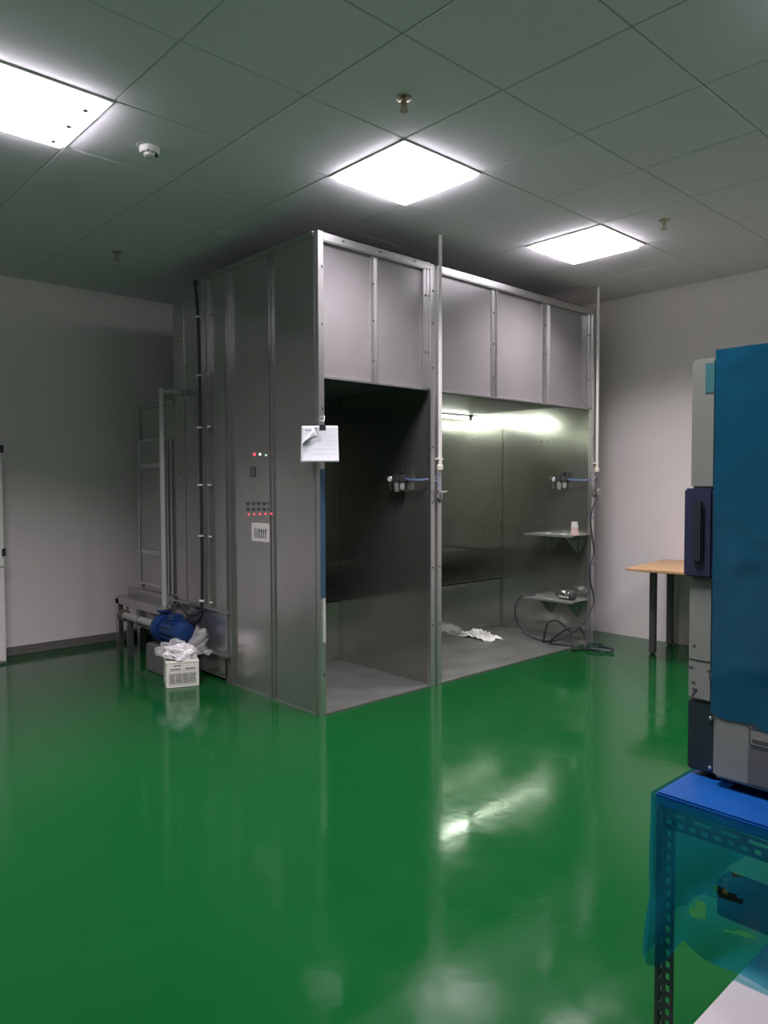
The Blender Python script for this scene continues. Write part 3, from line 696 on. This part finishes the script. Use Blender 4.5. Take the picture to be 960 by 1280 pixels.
holes = [tear(t_) for t_ in ([(861, 1141), (873, 1124), (880, 1124), (888, 1137), (884, 1146), (868, 1146)], [(891, 1109), (901, 1104), (910, 1112), (925, 1120), (932, 1128), (925, 1130), (908, 1120), (900, 1123)],
         [(906, 1160), (920, 1160), (945, 1170), (935, 1172)], [(914, 1088), (925, 1090), (930, 1096), (918, 1097)])]
fs = []
for i in range(gs):
    for j in range(gt):
        c_ = uv[i*(gt+1)+j]; c2 = uv[(i+1)*(gt+1)+j+1]; ctr = ((c_[0]+c2[0])/2, (c_[1]+c2[1])/2)
        if any(pin(ctr, h) for h in holes): continue
        fs.append((i*(gt+1)+j, (i+1)*(gt+1)+j, (i+1)*(gt+1)+j+1, i*(gt+1)+j+1))
MB().add(vs, fs).build('hanging_film', FILMT, bn, smooth=True, label='translucent torn blue film hanging below the bench top')
# dark carton pieces standing under the bench, seen through the film
lt = thing('low_table', 'low white table standing in front of the film wrapped bench', 'table', (-1.6, -3.3, 0))
MB().box(-1.95, -.90, -3.6, -2.946, .405, .43).build('tabletop', mat('low_table_white', (.43, .40, .415), .5, var=.02), lt, .003)
for x, y in ((-1.92, -2.98), (-1.92, -3.57), (-.93, -2.98), (-.93, -3.57)): bx('leg', WHITE, lt, x-.02, x+.02, y-.02, y+.02, 0, .405)
tg = at(906, 1108, 0, -1.05)
tag(MB().box(-1.06, -1.0, tg.y-.10, tg.y+.014, .4305, tg.z+.016).build('dark_parcel', mat('dark_parcel_brown', (.05, .04, .03), .7), None, .004), 'dark brown parcel on the low table behind the blue film', 'parcel')
q = at(906, 1108, 0, -1.066)
tag(MB().box(-1.0635, -1.0605, q.y-.006, q.y+.006, q.z-.018, q.z+.014).build('orange_tag', mat('orange_paper', (.75, .30, .03), .6), None), 'small orange tag on the dark parcel behind the film', 'tag')

mc = thing('test_machine', 'tall machine with blue film on its door standing on the bench', 'machine', (-.8, -3.2, BZ))
MX = -1.09
bx('cabinet_body', NAVYB, mc, MX+.012, -.55, -3.68, -2.772, BZ+.012, 1.672, .004)
for x, y in ((MX+.05, -2.82), (MX+.05, -3.6), (-.6, -2.82), (-.6, -3.6)): MB().cyl((x, y, BZ), (x, y, BZ+.013), .022, 12).build('foot', BLACK, mc)
def strip(nm, z0, z1, m_, x=MX, y0=-2.826, y1=-2.770, bev=.005, label=None): return bx(nm, m_, mc, x, MX+.012, y0, y1, z0, z1, bev, label)
us = strip('upper_trim', 1.4, 1.687, MWHITE, label='off white edge column, upper part')
bx('film_scrap', mat('teal_film_scrap', (.05, .18, .20), .4), us, MX-.001, MX-.0002, -2.822, -2.802, 1.61, 1.675)
hb = strip('handle_block', 1.202, 1.4, NAVY, MX-.012, -2.826, -2.762, .004, 'navy door handle block')
q = MB().box(MX-.020, MX-.0118, -2.808, -2.784, 1.235, 1.375).build('door_handle', NAVYB, hb, .005)
ls = strip('lower_trim', .922, 1.20, MWHITE, label='off white edge column with dark scuffs')
def stroke(pts, wd_=.0022):
    k_ = MB()
    for (u0, v0), (u1, v1) in zip(pts, pts[1:]):
        a_, b_ = at(u0, v0, 0, MX-.0006), at(u1, v1, 0, MX-.0006); d_ = (b_-a_).normalized(); n_ = d_.cross(Vector((1, 0, 0)))*wd_
        k_.quad(a_-n_, b_-n_, b_+n_, a_+n_)
    k_.build('pen_mark', INK, ls)
stroke([(865, 861), (871, 862), (867, 866), (864, 872)]); stroke([(864, 852), (869, 854)]); stroke([(858, 834), (866, 834)]); stroke([(884, 838), (888, 840), (887, 850)]); stroke([(866, 808), (869, 806)])
bx('trim_seam', NAVYB, ls, MX-.0007, MX-.0002, -2.82, -2.772, 1.012, 1.0145)
strip('base_trim', .762, .92, NAVYB, MX+.002, -2.838, -2.770, .003)
for u, v in ((888, 898), (887, 960)):
    q = at(u, v, 0, MX); MB().lathe((MX+.002, q.y, q.z), (-1, 0, 0), [(0, .005), (.003, .005), (.005, .003)], 10).build('screw', CHROME, mc)
dr = bx('door', MWHITE, mc, MX-.03, MX+.012, -3.66, -2.84, .768, 1.694, .008)
# film over the door, wrinkled, wavy lower edge
g1, g2 = 60, 60; vs = []
for i in range(g1+1):
    for j in range(g2+1):
        y = -2.8375-i/g1*.825; zt = 1.697; zb = .912-.012*math.sin(i*.22)-.004*math.sin(i*.9)
        z = zt+(zb-zt)*j/g2
        e = Vector((y*6, z*4, 2)); wv = abs(noise.noise(e))*.004+abs(noise.noise(Vector((y*14, z*22, 5))))*(.006 if 1.18 < z < 1.36 else .0025)
        vs.append((MX-.0315-wv, y, z))
MB().add(vs, [(i*(g2+1)+j, (i+1)*(g2+1)+j, (i+1)*(g2+1)+j+1, i*(g2+1)+j+1) for i in range(g1) for j in range(g2)]).build('door_film', BFILM, dr, smooth=True, label='wrinkled blue protective film over the door')
bx('film_edge', BFILM, dr, MX-.03, MX+.010, -2.8395, -2.8375, .91, 1.697)
pl = bx('rating_plate', MWHITE, dr, MX-.032, MX-.0298, -3.05, -2.918, .862, .908)
k_ = MB()
for z0, z1, y0, y1 in ((.906, .908, -3.05, -2.918), (.862, .8635, -3.05, -2.918), (.862, .908, -2.9195, -2.918), (.900, .9025, -2.98, -2.923), (.896, .897, -3.02, -2.92), (.869, .872, -2.96, -2.924), (.874, .875, -2.97, -2.924)):
    k_.box(MX-.0328, MX-.032, y0, y1, z0, z1)
k_.build('plate_lettering', INK, pl)
gv = MB().box(MX-.0315, MX-.0298, -3.3, -2.916, .778, .853).build('vent_panel', GRILL, dr, .001)
